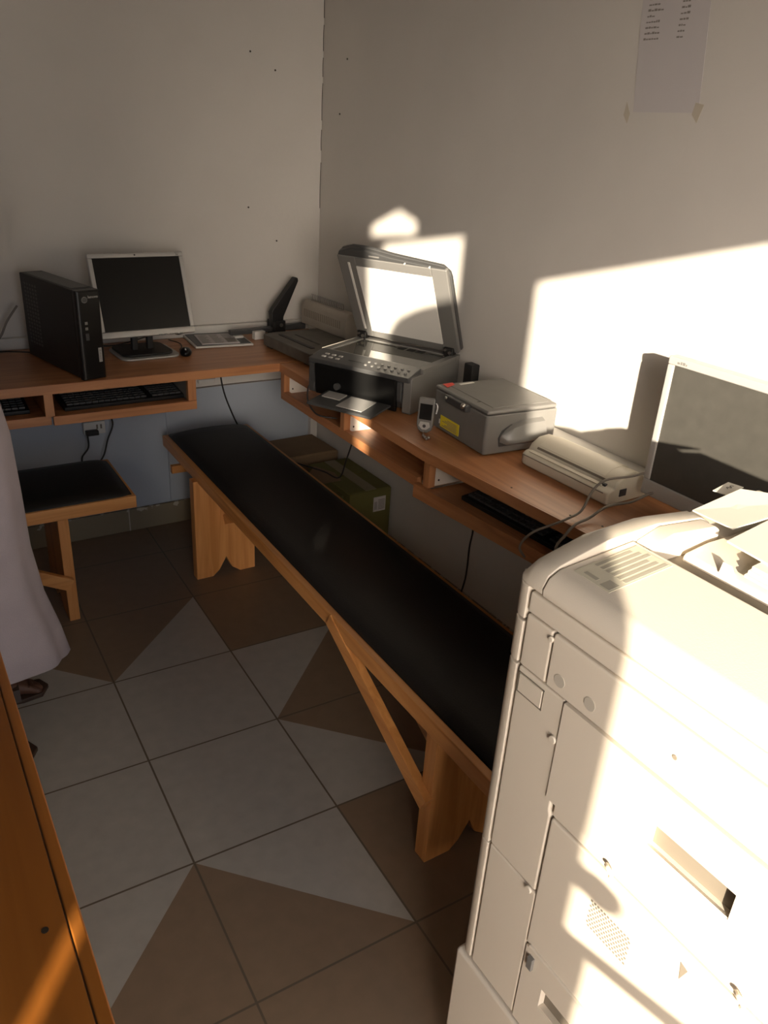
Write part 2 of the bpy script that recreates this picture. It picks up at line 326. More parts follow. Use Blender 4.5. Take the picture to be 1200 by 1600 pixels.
for y, xf, zz in ((-.4665, -.372, .650), (-.885, -.372, .650), (-1.333, -.374, .642)):
    MB().box(xf - .004, xf + .018, y - .012, y + .012, zz, .732).build('divider', WZ, d, bevel=.001, world=True)
    o = MB().box(xf + .018, -.03, y - .011, y + .009, .645, .732).build('side_panel', MEL, d, world=True); o['label'] = 'white melamine side panel'
    MB().cyl((xf + .03, y - .0125, .660), .0028, .002, 'y', 8).build('screw', NAIL, d, world=True)
MB().box(-.12, -.108, -1.322, -.897, .645, .732).build('back_panel', WY, d, world=True)
MB().box(-.12, -.108, -.876, -.477, .645, .732).build('back_panel', WY, d, world=True)
for x, y in ((-.325, -1.79), (-.30, -1.86), (-.345, -1.62)):
    MB().cyl((x, y, .7495), .0025, .0006, 'z', 8).build('nail_head', NAIL, d, world=True)

# ------------------------------------------------------------------ keyboards on the shelves
def keyboard(loc, rz, label, w=.38, dd=.13):
    t = thing('keyboard', loc, label, 'keyboard', rz, 'black keyboards on the desk shelves')
    MB().prism([(-dd / 2, 0), (dd / 2, 0), (dd / 2, .022), (-dd / 2, .012)], -w / 2, w / 2, 'x').build('case', BLACK, t, bevel=.002)
    mb = MB(); nx = 19; px = (w - .02) / nx
    for j in range(6):
        y = -dd / 2 + .012 + j * (dd - .02) / 6
        for i in range(nx):
            if i in (13,) : continue
            x = -w / 2 + .01 + i * px; z = .012 + (y + dd / 2) / dd * .010
            mb.box(x + .001, x + px - .001, y + .001, y + .0165, z, z + .006)
    k = mb.build('keycaps', DGREY, t, bevel=.001); k['kind'] = 'stuff'
    return t
keyboard((-.885, -.335, .6445), R(1), 'black keyboard on the shelf below the monitor and tower')
keyboard((-1.36, -.33, .6485), R(-1), 'black keyboard in the left shelf compartment, mostly behind the robe')
keyboard((-.245, -1.62, .6345), R(-86), 'dark keyboard on the shelf under the laminator', .40, .14)

# ------------------------------------------------------------------ PC tower
t = thing('computer_tower', (-1.020, -.462, .7505), 'slim black desktop computer standing upright left of the monitor', 'computer', R(14))
W_, D_, H_ = .074, .365, .262
MB().box(0, W_, .022, D_, .004, H_).build('case', BLACK, t, bevel=.003)
MB().loft([[(0, .022, 0), (W_, .022, 0), (W_, .022, H_), (0, .022, H_)], [(0, .004, 0), (W_, .006, 0), (W_, .006, H_), (0, .004, H_)], [(.012, -.004, .004), (W_ - .006, 0, .004), (W_ - .006, 0, H_ - .004), (.012, -.004, H_ - .004)]]).build('front_bezel', BLACKG, t, bevel=.002)
o = MB().cyl((.022, -.0065, H_ - .025), .008, .004, 'y', 20).build('power_button', DGREY, t)
mb = MB(); 
for k in range(24):
    a0 = 2 * math.pi * k / 24; a1 = 2 * math.pi * (k + 1) / 24
    mb.loft([[(.022 + r * math.cos(a), -.0075 + dy, H_ - .025 + r * math.sin(a)) for r, dy in ((.0072, 0), (.0088, 0), (.0088, .003), (.0072, .003))] for a in (a0, a1)], cap=False)
mb.build('button_ring', SILVER2, o)
MB().box(.018, .026, -.005, 0, .150, .158).box(.018, .026, -.005, 0, .166, .174).build('audio_jack', SILVER2, t)
MB().box(.017, .027, -.0052, 0, .120, .140).build('usb_port', DGREY, t)
MB().text('lenovo', .0115, Matrix.Translation((.034, -.004, H_ - .022)) @ Matrix.Rotation(R(90), 4, 'X')).build('lettering', SILVER, t)
MB().box(.0525, .0625, -.0028, 0, .052, .094).build('sticker', SILVER, t)
mb = MB()
for k in range(9): mb.box(.0545, .0605, -.0032, -.0026, .056 + k * .004, .0575 + k * .004 + (k % 2) * .0006)
mb.build('sticker_print', INK, t)
mb = MB()
for j in range(5):
    for i in range(16): mb.box(-.0006, .001, .255 + j * .018, .266 + j * .018, .05 + i * .012, .056 + i * .012)
mb.build('side_vent', DGREY, t)
MB().box(.008, W_ - .008, .04, .34, H_, H_ + .0015).build('top_rib', DGREY, t, bevel=.0005)

# ------------------------------------------------------------------ left monitor
t = thing('monitor', (-.758, -.20, .7505), 'silver-framed flat monitor beside the black computer tower', 'monitor', R(3))
mt_ = Matrix.Translation((0, -.015, .1975)) @ Matrix.Rotation(R(-19), 4, 'X')
w2, h2 = .1575, .1325
mb = MB(); mb.M = mt_
mb.box(-w2, w2, 0, .022, -h2, -h2 + .021).box(-w2, w2, 0, .022, h2 - .014, h2).box(-w2, -w2 + .0145, 0, .022, -h2 + .021, h2 - .014).box(w2 - .0145, w2, 0, .022, -h2 + .021, h2 - .014)
mb.build('bezel', SILVER, t, bevel=.003)
mb = MB(); mb.M = mt_; mb.box(-w2 + .0145, w2 - .0145, .003, .008, -h2 + .021, h2 - .014).build('screen', SCREEN, t)
mb = MB(); mb.M = mt_; mb.box(-w2 + .01, w2 - .01, .022, .036, -h2 + .012, h2 - .01).box(-.08, .08, .036, .055, -.07, .06).build('back_shell', BLACK, t, bevel=.006)
mb = MB(); mb.M = mt_; mb.text('hp', .009, Matrix.Translation((w2 - .026, -.0005, h2 - .0105)) @ Matrix.Rotation(R(90), 4, 'X'))
mb.box(w2 - .0285, w2 - .0150, -.0004, .0002, h2 - .0125, h2 - .0118).box(w2 - .0285, w2 - .0150, -.0004, .0002, h2 - .0025, h2 - .0018)
mb.build('logo', DGREY, t)
mb = MB(); mb.M = mt_; mb.cyl((-.006, -.0006, h2 - .007), .0028, .001, 'y', 12).build('emblem', DGREY, t)
mb = MB(); mb.M = mt_
for k in range(5): mb.box(.030 + k * .018, .040 + k * .018, -.001, .001, -h2 - .0012, -h2 + .003)
mb.build('buttons', SILVER2, t)
MB().box(-.046, -.026, -.008, .012, .014, .075).box(.006, .026, -.008, .012, .014, .075).box(-.046, .026, .0, .02, .055, .14).build('stand_neck', BLACK, t, bevel=.003)
def rrect(x0, x1, y0, y1, r, n=6):
    P = []
    for cx, cy, a0 in ((x1 - r, y1 - r, 0), (x0 + r, y1 - r, 90), (x0 + r, y0 + r, 180), (x1 - r, y0 + r, 270)):
        for k in range(n + 1): a = R(a0 + 90 * k / n); P.append((cx + r * math.cos(a), cy + r * math.sin(a)))
    return P
MB().prism(rrect(-.105, .095, -.088, .09, .035), 0, .007).build('base', SILVER, t, bevel=.002)
MB().prism(rrect(-.095, .078, -.068, .085, .03), .007, .016).build('base_cover', BLACK, t, bevel=.004)

# mouse
t = thing('mouse', (-.640, -.262, .7505), 'small black mouse beside the monitor base', 'mouse', R(-20))
MB().sphere((0, 0, .009), .020, (1, 1.55, .85), 18).build('shell', BLACKG, t, smooth=True)
MB().cyl((-.002, -.016, .022), .005, .004, 'x', 12).build('scroll_wheel', SILVER2, t)
MB().tube([(-.646, -.233, .758), (-.64, -.20, .753), (-.62, -.16, .7525), (-.61, -.11, .7525), (-.63, -.05, .7525)], .0015).build('cord', CABLE, t, smooth=True, world=True)
one('monitor_cable', MB().tube([(-.56, -.10, .80), (-.60, -.07, .775), (-.64, -.06, .79), (-.70, -.06, .775), (-.79, -.07, .757), (-.86, -.08, .7545), (-.92, -.05, .765), (-.93, -.045, .80)], .0025), CABLE, 'black cable looping behind the silver-framed monitor', 'cable', smooth=True)
one('power_cable', MB().tube([(-1.12, -.06, .90), (-1.155, -.05, .85), (-1.19, -.06, .795), (-1.26, -.07, .765), (-1.36, -.07, .755)], .0035), CABLEG, 'grey cable dropping to the desk left of the tower', 'cable', smooth=True)
one('network_cable', MB().tube([(-1.10, -.09, .754), (-1.15, -.075, .757), (-1.19, -.055, .7545), (-1.28, -.06, .7545)], .0025), CABLE, 'thin black cable lying on the desk behind the tower', 'cable', smooth=True)

# papers on the desk
t = thing('paper_tray', (-.46, -.125, .7505), 'flat pale tray on the desk between mouse and paper trimmer', 'tray', R(-5))
MB().box(-.115, .095, -.085, .105, .001, .008).build('board', PVC, t, bevel=.001)
MB().box(-.108, .088, -.078, .098, .008, .010).build('lining', DGREY, t)
mb = MB().box(-.075, .06, -.07, .07, 0, .003); o = one('newspaper', mb, PAPER2, 'folded newspaper lying on the flat tray', 'newspaper'); o.location = (-.47, -.13, .7612); o.rotation_euler = (0, 0, R(-8))
mb = MB()
for r_ in range(14):
    for c_ in range(3):
        mb.box(-.07 + c_ * .044, -.07 + c_ * .044 + random.uniform(.025, .04), -.064 + r_ * .0092, -.0605 + r_ * .0092, .003, .0032)
mb.box(.02, .055, -.05, .0, .003, .0033)
mb.build('print', INK, o)

# ------------------------------------------------------------------ paper trimmer with lever + binding machine (one comb binder)
t = thing('paper_cutter', (-.32, -.552, .7505), 'black flat comb punch base in the desk corner', 'paper cutter', R(4.7))
MB().prism([(0, 0), (.26, 0), (.26, .315), (.03, .325), (0, .31)], .008, .046).build('base', CUTG, t, bevel=.003)
for ya, yb in ((.012, .05), (.27, .305)): MB().box(.012, .25, ya, yb, .0, .008).build('foot', BLACK, t)
MB().box(.045, .06, .06, .28, .046, .0475).box(.10, .108, .1, .26, .046, .047).build('guide_slot', BLACK, t)
# the binder housing
t = thing('binding_machine', (-.102, -.41, .797), 'taupe comb binding machine with slotted side in the desk corner', 'binding machine', R(5))
MB().prism([(0, 0), (.085, 0), (.085, .072), (.045, .088), (.012, .088), (0, .070)], 0, .30, 'y').build('housing', BINDG, t, bevel=.003)
for k in range(20):
    MB().box(-.0012, .002, .038 + k * .0125, .0415 + k * .0125, .030, .058).build('slot', COPYD, t)
mb = MB().box(.028, .030, .06, .28, .088, .0905); 
mb.build('comb_rail', METAL, t)
for k in range(19):
    x = .030; y = .064 + k * .0115
    MB().tube([(x, y, .089), (x + .001, y, .104), (x - .003, y, .112)], .0012, n=5, sub=2).build('comb_tooth', SILVER2, t)
t = thing('lever_punch', (-.222, -.095, .7505), 'black punch lever raised at a slant in front of the corner', 'punch', R(5))
MB().prism([(-.025, .02), (.018, .02), (.022, .07), (.085, .20), (.083, .212), (.07, .214), (-.022, .105), (-.032, .09)], -.012, .014, 'y').build('lever', BLACK, t, bevel=.004)
MB().box(-.028, .020, -.03, -.013, .0, .06).box(-.028, .020, .015, .028, .0, .06).build('bracket', BLACK, t, bevel=.003)
MB().cyl((0, -.033, .045), .007, .064, 'y', 14).build('pivot_bolt', METAL, t)
MB().box(-.20, -.02, -.012, .012, .018, .036).box(.02, .12, -.012, .012, .018, .040).build('punch_bar', DGREY, t, bevel=.003)
for b_ in ((-.19, -.155, -.024, -.005, .0, .018), (-.115, -.07, -.035, -.013, .0, .03)): MB().box(*b_).build('end_block', PVC, t, bevel=.002)['label'] = 'pale end block'

# ------------------------------------------------------------------ multifunction printer, lid raised
PZ = .7505
t = thing('multifunction_printer', (-.28, -1.099, PZ), 'dark inkjet multifunction printer with its scanner lid raised', 'printer', R(27))
# local: x = depth toward the wall (0..0.30), y = width (0..0.353), z up ; front is at x=0
PW, PD, PH = .353, .300, .120
MB().prism([(-.002, .035), (.03, .004), (PD, .004), (PD, PH - .014), (.02, PH - .014), (-.004, PH - .03)], .03, PW - .004, 'y').build('body', DGREY, t, bevel=.004)
o = MB().prism(rrect(0, PD, 0, PH - .012, .008), 0, .028, 'y').build('side_cover', SILVER2, t, bevel=.003); o['label'] = 'grey-silver side cover'
MB().prism(rrect(0, PD, 0, PH - .012, .012), PW - .022, PW, 'y').build('side_cover', DGREY, t, bevel=.003)
MB().prism([(-.010, .045), (-.004, .002), (.005, .002), (.005, PH - .024), (-.016, PH - .024)], .045, PW - .03, 'y').build('front_door', BLACKG, t, bevel=.003)
MB().prism([(0, PH - .028), (-.010, PH - .026), (-.012, PH - .012), (.062, PH + .004), (.062, PH - .016)], .006, PW - .006, 'y').build('control_panel', DGREY, t, bevel=.003)
for k in range(14):
    y = .03 + (k % 7) * .022; x = .012 + (k // 7) * .020
    MB().cyl((x, y, PH - .010 + x * .2), .0045, .004, 'z', 10).build('button', MGREY, t)
for k in range(6):
    y = PW - .10 + (k % 3) * .024; x = .008 + (k // 3) * .018
    MB().box(x, x + .008, y, y + .013, PH - .010 + x * .2, PH - .006 + x * .2).build('button', SILVER, t, bevel=.001)
MB().box(.02, .055, .165, .225, PH - .007, PH - .0045).build('display', BLACKG, t)
# platen frame and glass
mb = MB()
mb.box(.062, .078, 0, PW, PH - .014, PH).box(.270, PD, 0, PW, PH - .014, PH).box(.078, .270, 0, .022, PH - .014, PH).box(.078, .270, PW - .022, PW, PH - .014, PH)
mb.build('platen_frame', SILVER2, t, bevel=.0015)
MB().box(.078, .270, .022, PW - .022, PH - .014, PH - .003).build('glass', GLASS, t)
MB().tube([(.062, PW - .002, PH + .001), (.27, PW - .002, PH + .001)], .0018, n=6, sub=2).build('chrome_edge', METAL, t)
for k in range(3): MB().box(.235, .262, .10 + k * .032, .124 + k * .032, PH - .0028, PH - .0022).build('glass_mark', BLACK, t)
# output tray
tr = MB().prism([(-.115, -.006), (-.11, .0), (.0, .010), (.0, .004)], .06, PW - .075, 'y').build('output_tray', DGREY, t, bevel=.001)
tr.location = (0, 0, .010)
MB().prism([(-.10, .003), (-.02, .0105), (-.02, .0125), (-.10, .005)], .10, .185, 'y').build('tray_insert', SILVER, tr)
MB().prism([(-.06, .006), (-.02, .0105), (-.02, .014), (-.06, .009)], .20, .262, 'y').build('tray_insert', SILVER, tr)
MB().cyl((-.020, .24, .04), .010, .012, 'x', 14).build('tray_latch', DGREY, t)
for y in (.028, PW - .012): # hinges
    h = MB().box(.268, .296, y - .016, y + .016, PH - .004, PH + .022).build('hinge', BLACK, t, bevel=.003)
    MB().cyl((.262, y - .008, PH + .008), .005, .006, 'x', 10).cyl((.262, y + .008, PH + .014), .0035, .006, 'x', 10).build('hinge_bolt', METAL, h)
# raised lid: lid frame local plane (u across, v up), hinged at x=.284
LM = Matrix.Translation((.284, 0, PH + .006)) @ Matrix.Rotation(R(-28), 4, 'Y')
lid = bpy.data.objects.new
mb = MB(); mb.M = LM
LW0, LW1, LH = -.002, PW + .012, .292
mb.box(0, .016, LW0, .048, .0, LH).box(0, .016, LW1 - .062, LW1, .0, LH).box(0, .016, .048, LW1 - .062, .0, .026).box(0, .016, .048, LW1 - .062, LH - .030, LH)
lid = mb.build('lid', SILVER2, t, bevel=.003)
mb = MB(); mb.M = LM; mb.box(-.0015, .012, .048, LW1 - .062, .026, LH - .030).build('document_pad', PAD, lid, bevel=.001)['label'] = 'white document pad'
mb = MB(); mb.M = LM; mb.box(-.002, .002, LW1 - .042, LW1 - .035, .03, LH - .02).build('light_strip', PVC, lid)
mb = MB(); mb.M = LM
mb.prism([(LW0 + .02, LH), (LW0, LH - .018), (LW0 - .003, LH - .035), (LW0 - .003, 0), (LW1, 0), (LW1 + .003, LH - .01), (LW1 - .01, LH + .014), (LW1 - .05, LH + .026), (LW1 - .11, LH + .026), (LW1 - .19, LH + .014)], .016, .030, 'x').build('lid_shell', DGREY, lid, bevel=.004)
mb = MB(); mb.M = LM
mb.prism([(LW0 + .005, LH), (LW1 - .002, LH), (LW1 - .010, LH + .014), (LW1 - .05, LH + .026), (LW1 - .11, LH + .026), (LW1 - .19, LH + .014)], .001, .016, 'x').build('lid_front_edge', DGREY, lid, bevel=.003)
mb = MB(); mb.M = LM
for y in (.05, .13):
    mb = MB(); mb.M = LM; mb.cyl((-.003, y, LH + .004), .0022, .005, 'x', 10); mb.build('lid_screw', PVC, lid)
mb = MB(); mb.M = LM; mb.box(-.001, .003, LW1 - .15, LW1 - .115, LH + .009, LH + .0125).build('lid_latch', MGREY, lid)

one('power_brick', MB().box(-.052, -.022, -1.075, -1.035, .7765, .868), BLACK, 'black plug box standing between printer and right wall', 'adapter', bevel=.004)
one('printer_cord', MB().tube([(-.03, -1.09, .79), (-.035, -1.12, .80), (-.045, -1.16, .79), (-.06, -1.21, .785), (-.05, -1.26, .782)], .0028), CABLE, 'short black cord behind the grey box machine', 'cord', smooth=True)
one('usb_cable', MB().tube([(-.34, -.75, .755), (-.375, -.72, .753), (-.40, -.71, .742), (-.406, -.715, .70), (-.40, -.735, .672), (-.385, -.76, .657), (-.34, -.79, .652)], .0026), CABLE, 'black cable looping over the desk edge below the printer', 'cable', smooth=True)

# ------------------------------------------------------------------ grey box machine (portable photo printer)
t = thing('photo_printer', (-.287, -1.440, .7505), 'grey box-shaped machine with side handle and yellow sticker', 'printer', R(-4))
GW, GD, GH = .222, .245, .118
MB().prism(rrect(0, GW, 0, GD, .008), .003, GH - .012).build('body', MGREY, t, bevel=.004)
MB().prism([(0, 0), (.010, -.001), (GW - .008, -.001), (GW, .008), (GW, GD), (0, GD)], GH - .011, GH).build('top_cover', MGREY, t, bevel=.005)
o = MB().box(.02, GW - .03, .075, .0765, GH, GH + .0008).build('panel_seam', DGREY, t)
MB().box(.03, GW - .02, .02, GD - .02, GH - .001, GH + .0012).build('top_panel', MGREY, t, bevel=.001)
# handle recess and grip on the face toward the camera
hp = [(.045, .022), (.165, .022), (.175, .045), (.175, .078), (.075, .078), (.050, .064), (.040, .045)]
MB().prism(hp, -.003, .001, 'y').build('handle_recess', DGREY, t, bevel=.001)
hr = []
for f, (zt, zb, dp) in zip((0, .1, .25, .5, .75, 1), ((.052, .034, .004), (.066, .030, .018), (.078, .030, .026), (.086, .033, .030), (.088, .037, .030), (.088, .040, .026))):
    x = .045 + f * .128; hr.append([(x, -.001, zt), (x, -dp * .55, zt - .006), (x, -dp, zb + .016), (x, -dp, zb + .006), (x, -dp * .8, zb), (x, -.001, zb + .002)])
MB().loft(hr).build('handle', SILVER2, t, bevel=.003, smooth=True)
# long latch on the left face near the top
mb = MB().box(-.014, .004, .075, .175, GH - .026, GH - .006); mb.build('latch', DGREY, t, bevel=.004)
MB().sphere((-.016, .085, GH - .010), .007).build('latch_knob', METAL, t, smooth=True); MB().sphere((-.016, .165, GH - .012), .004).build('latch_knob', METAL, t, smooth=True)
MB().box(-.0012, 0, .115, .205, .014, .045).build('warning_sticker', YEL, t)
mb = MB()
for k in range(6): mb.box(-.0016, -.001, .125, .195 - (k % 3) * .012, .018 + k * .004, .0195 + k * .004)
mb.build('sticker_print', INK, t)
MB().box(-.0012, 0, .207, .212, .020, .032).build('label', PVC, t)
MB().prism([(.012, .205), (.045, .222), (.05, .240), (.016, .236)], GH + .0012, GH + .002).build('red_sticker', RED, t)
MB().prism([(.06, .215), (.11, .222), (.11, .232), (.06, .224)], GH + .0012, GH + .002).build('label', PVC, t)

# flip phone standing on its edge, with charm
t = thing('mobile_phone', (-.322, -1.232, .7505), 'small silver phone standing against the grey box machine', 'phone', R(-50))
PM = Matrix.Rotation(R(-8), 4, 'X')
mb = MB(); mb.M = PM @ Matrix.Identity(4)
P = [(-.0225, .09), (-.0215, .094), (.0215, .094), (.0225, .09), (.0225, .022), (.018, .008), (.008, .001), (-.008, .001), (-.018, .008), (-.0225, .022)]
mb.prism(P, -.006, .008, 'y').build('shell', SILVER2, t, bevel=.003)
mb = MB(); mb.M = PM; mb.box(-.017, .017, -.0068, -.005, .036, .078).build('screen', BLACKG, t)
mb = MB(); mb.M = PM; mb.prism([(-.016, .018), (-.006, .009), (.006, .009), (.016, .018), (.012, .030), (-.012, .030)], -.0075, -.005, 'y').build('keypad', SILVER, t, bevel=.001)
mb = MB(); mb.M = PM; mb.cyl((.0, -.0085, .019), .0045, .003, 'y', 14).build('navigation_key', DGREY, t)
mb = MB(); mb.M = PM; mb.tube([(.024, 0, .082), (.029, -.001, .074), (.0275, -.003, .055)], .0022).build('strap_loop', SILVER, t)
t = thing('phone_charm', (-.345, -1.262, .7505), 'silver bead charm lying at the foot of the phone', 'charm')
MB().tube([(.012, .02, .008), (.004, .008, .006), (0, 0, .005), (-.006, -.016, .004)], .0012).build('chain', METAL, t)
for (x, y) in ((0, 0), (-.003, -.010), (.004, -.018), (-.006, -.022)): MB().sphere((x, y, .0045), .0045, n=10).build('bead', METAL, t, smooth=True)

# ------------------------------------------------------------------ laminator
t = thing('laminator', (-.222, -1.792, .7505), 'cream pouch laminator with rounded lid on the desk', 'laminator', R(1.5))
prof = [(0, .008), (0, .030), (.012, .036), (.020, .037), (.030, .052), (.055, .066), (.085, .068), (.115, .056), (.138, .036), (.142, .010), (.138, 0), (.006, 0)]
def sl(y, s, lift=0): return [(.071 + (x - .071) * s, y, z * (s * .5 + .5) if z > .02 else z) for x, z in prof]
MB().loft([sl(0, .94), sl(.006, 1), sl(.262, 1), sl(.276, .95), sl(.284, .80)]).build('housing', CREAM, t, bevel=.003)
MB().prism([(.0245, .0450), (.0275, .0492), (.0262, .0502), (.0232, .0460)], .030, .250, 'y').build('feed_slot', COPYD, t)
MB().prism([(.010, .0352), (.020, .0362), (.0195, .040), (.009, .038)], .030, .262, 'y').build('feed_lip', CREAM, t, bevel=.001)
MB().prism([(.031, .053), (.055, .0668), (.085, .0690), (.110, .0605), (.108, .0590), (.085, .0672), (.055, .0650), (.031, .0515)], .040, .250, 'y').build('top_cover', CREAM, t, bevel=.001)
MB().box(-.0015, .001, .012, .272, .0275, .0290).build('shell_seam', COPYD, t)
MB().box(.040, .062, -.0018, .001, .016, .033).build('power_switch', DGREY, t, bevel=.001)
o = MB().box(.015, .022, .022, .036, .034, .042).build('indicator', DGREY, t)
one('draped_cord', MB().tube([(-.10, -1.80, .80), (-.13, -1.81, .822), (-.19, -1.815, .826), (-.245, -1.80, .822), (-.275, -1.795, .80), (-.315, -1.81, .768), (-.35, -1.81, .757), (-.375, -1.80, .745), (-.40, -1.76, .71), (-.41, -1.74, .67), (-.40, -1.75, .645)], .0028), CABLEG, 'grey-brown cord draped over the laminator and the desk edge', 'cord', smooth=True)
one('power_lead', MB().tube([(-.10, -1.86, .80), (-.15, -1.845, .79), (-.21, -1.85, .785), (-.26, -1.83, .775), (-.31, -1.83, .758), (-.355, -1.835, .754), (-.385, -1.84, .738), (-.395, -1.83, .70), (-.38, -1.86, .66)], .0030), CABLEG, 'dark lead passing under the other cord by the laminator', 'cord', smooth=True)

# ------------------------------------------------------------------ right monitor
t = thing('monitor', (-.13, -2.00, .7505), 'large grey-framed monitor against the sunlit right wall', 'monitor', R(-90))
# local x across (screen right = world -y), local -y faces the room
w2, z0, z1 = .187, .030, .3385
mb = MB(); mb.box(-w2, w2, -.012, .014, z0, z0 + .035).box(-w2, w2, -.012, .014, z1 - .018, z1).box(-w2, -w2 + .016, -.012, .014, z0 + .035, z1 - .018).box(w2 - .016, w2, -.012, .014, z0 + .035, z1 - .018)
mb.build('bezel', SILVER, t, bevel=.003)
MB().box(-w2 + .016, w2 - .016, -.008, .002, z0 + .035, z1 - .018).build('screen', SCREENR, t)
MB().box(-w2 + .008, w2 - .008, .014, .030, z0 + .01, z1 - .01).box(-.11, .11, .030, .060, z0 + .06, z1 - .06).build('back_shell', MGREY, t, bevel=.006)
MB().box(-.04, .04, .01, .034, .006, z0 + .1).build('stand_neck', MGREY, t, bevel=.004)
MB().prism(rrect(-.10, .10, -.06, .06, .03), 0, .010).build('base', MGREY, t, bevel=.003)
mb = MB()
for a, b_, c_ in ((0, .006, .004), (.008, .0035, .006), (.013, .006, .006), (.021, .0025, .004)): mb.box(-w2 + .024 + a, -w2 + .024 + a + b_, -.0126, -.012, z1 - .013, z1 - .013 + c_)
mb.build('logo', MGREY, t)

# ------------------------------------------------------------------ bench and stool
def slab_leg(mb, x0, x1, y0, y1, h, axis='y'):
    c = (x0 + x1) / 2; P = [(x0, 0), (x0, h), (x1, h), (x1, 0), (c + .052, 0), (c + .022, .022), (c, .068), (c - .026, .022), (c - .05, 0)]
    return mb.prism(P, y0, y1, axis)
def cushion(mb, x0, x1, y0, y1, z, h, n=8, ny=24):
    rings = []
    for j in range(ny + 1):
        y = y0 + (y1 - y0) * j / ny; e = min(1, (min(y - y0, y1 - y) + .004) / .05) ** .45
        ring = [(x0, y, z)] + [(x0 + (x1 - x0) * (.5 - .5 * math.cos(math.pi * k / n)), y, z + .003 + h * e * max(0, math.sin(math.pi * k / n)) ** .55) for k in range(n + 1)] + [(x1, y, z)]
        rings.append(ring)
    return mb.loft(rings)
t = thing('bench', (-.54, -1.1, 0), 'long wooden bench with black vinyl seat crossing the room', 'bench')
BH = .412
MB().prism([(-.690, -.115), (-.712, -1.5), (-.715, -2.10), (-.372, -2.10), (-.362, -.115)], BH - .034, BH - .014).build('seat_board', BY, t, world=True)
MB().prism([(-.690, -.10), (-.712, -1.5), (-.717, -2.115), (-.697, -2.115), (-.692, -1.5), (-.670, -.10)], BH - .040, BH).build('side_rail', BY, t, bevel=.002, world=True)
MB().prism([(-.372, -.10), (-.382, -2.115), (-.362, -2.115), (-.352, -.10)], BH - .040, BH).build('side_rail', BY, t, bevel=.002, world=True)
MB().box(-.670, -.372, -.119, -.100, BH - .04, BH).build('end_rail', BX, t, bevel=.002, world=True)
MB().box(-.697, -.38, -2.115, -2.098, BH - .04, BH).build('end_rail', BX, t, bevel=.002, world=True)
mb = MB(); 
rings = []
for j in range(41):
    y = -.104 - 2.006 * j / 40; f = j / 40; x0 = -.672 - .022 * min(1, f * 1.4); x1 = -.370 - .010 * f
    e = min(1, (min(-.104 - y, y + 2.11) + .004) / .05) ** .45
    rings.append([(x0, y, BH - .014)] + [(x0 + (x1 - x0) * (.5 - .5 * math.cos(math.pi * k / 10)), y, BH - .004 + .034 * e * max(0, math.sin(math.pi * k / 10)) ** .5) for k in range(11)] + [(x1, y, BH - .014)])
mb.loft(rings).build('cushion', VINYL, t, smooth=True, world=True)['label'] = 'black vinyl cushion'
slab_leg(MB(), -.712, -.492, -.485, -.447, BH - .034).build('leg', BZ, t, bevel=.002, world=True)
slab_leg(MB(), -.694, -.455, -1.878, -1.840, BH - .034).build('leg', BZ, t, bevel=.002, world=True)
# corner brace in the plane of the near side, running from the rail down to the leg
def bar(mb, a, b, wd, th, nrm):
    a, b, nrm = Vector(a), Vector(b), Vector(nrm).normalized(); d = (b - a).normalized(); s_ = d.cross(nrm).normalized()
    R_ = [[p + s_ * (wd / 2 * i) + nrm * (th / 2 * j) for i, j in ((-1, -1), (1, -1), (1, 1), (-1, 1))] for p in (a, b)]
    return mb.loft(R_)
bar(MB(), (-.704, -1.440, .395), (-.700, -1.872, .175), .040, .022, (1, 0, 0)).build('brace', BY, t, bevel=.0015, world=True)
bar(MB(), (-.60, -1.445, .380), (-.60, -1.838, .17), .036, .02, (1, 0, 0)).build('brace', BY, t, bevel=.0015, world=True)
bar(MB(), (-.60, -.80, .385), (-.60, -.49, .22), .036, .02, (1, 0, 0)).build('brace', BY, t, bevel=.0015, world=True)
MB().box(-.700, -.36, -.225, -.205, .306, .335).build('end_brace', BX, t, bevel=.001, world=True)
t = thing('stool', (-1.2, -.44, 0), 'short wooden bench with black seat under the back desk', 'stool')
SH = .408
MB().box(-1.62, -.932, -.568, -.258, SH - .034, SH - .012).build('seat_board', BX, t, world=True)
MB().box(-1.62, -.926, -.578, -.560, SH - .040, SH).build('side_rail', BX, t, bevel=.002, world=True)
MB().box(-1.62, -.926, -.262, -.244, SH - .040, SH).build('side_rail', BX, t, bevel=.002, world=True)
MB().box(-.944, -.926, -.560, -.262, SH - .040, SH).build('end_rail', BY, t, bevel=.002, world=True)
MB().box(-1.62, -1.602, -.560, -.262, SH - .040, SH).build('end_rail', BY, t, bevel=.002, world=True)
o = cushion(MB(), -.572, -.252, -1.612, -.936, SH - .006, .026)
o.M = Matrix.Identity(4)
for v in o.bm.verts: v.co = Vector((v.co.y, v.co.x, v.co.z))
o.build('cushion', VINYL, t, smooth=True, world=True)
mb = slab_leg(MB(), -.555, -.275, -1.160, -1.128, SH - .034, 'x'); mb.build('leg', BZ, t, bevel=.002, world=True)
mb = slab_leg(MB(), -.555, -.275, -1.52, -1.49, SH - .034, 'x'); mb.build('leg', BZ, t, bevel=.002, world=True)
bar(MB(), (-1.145, -.568, .140), (-1.30, -.568, .225), .040, .02, (0, 1, 0)).build('brace', BX, t, bevel=.0015, world=True)

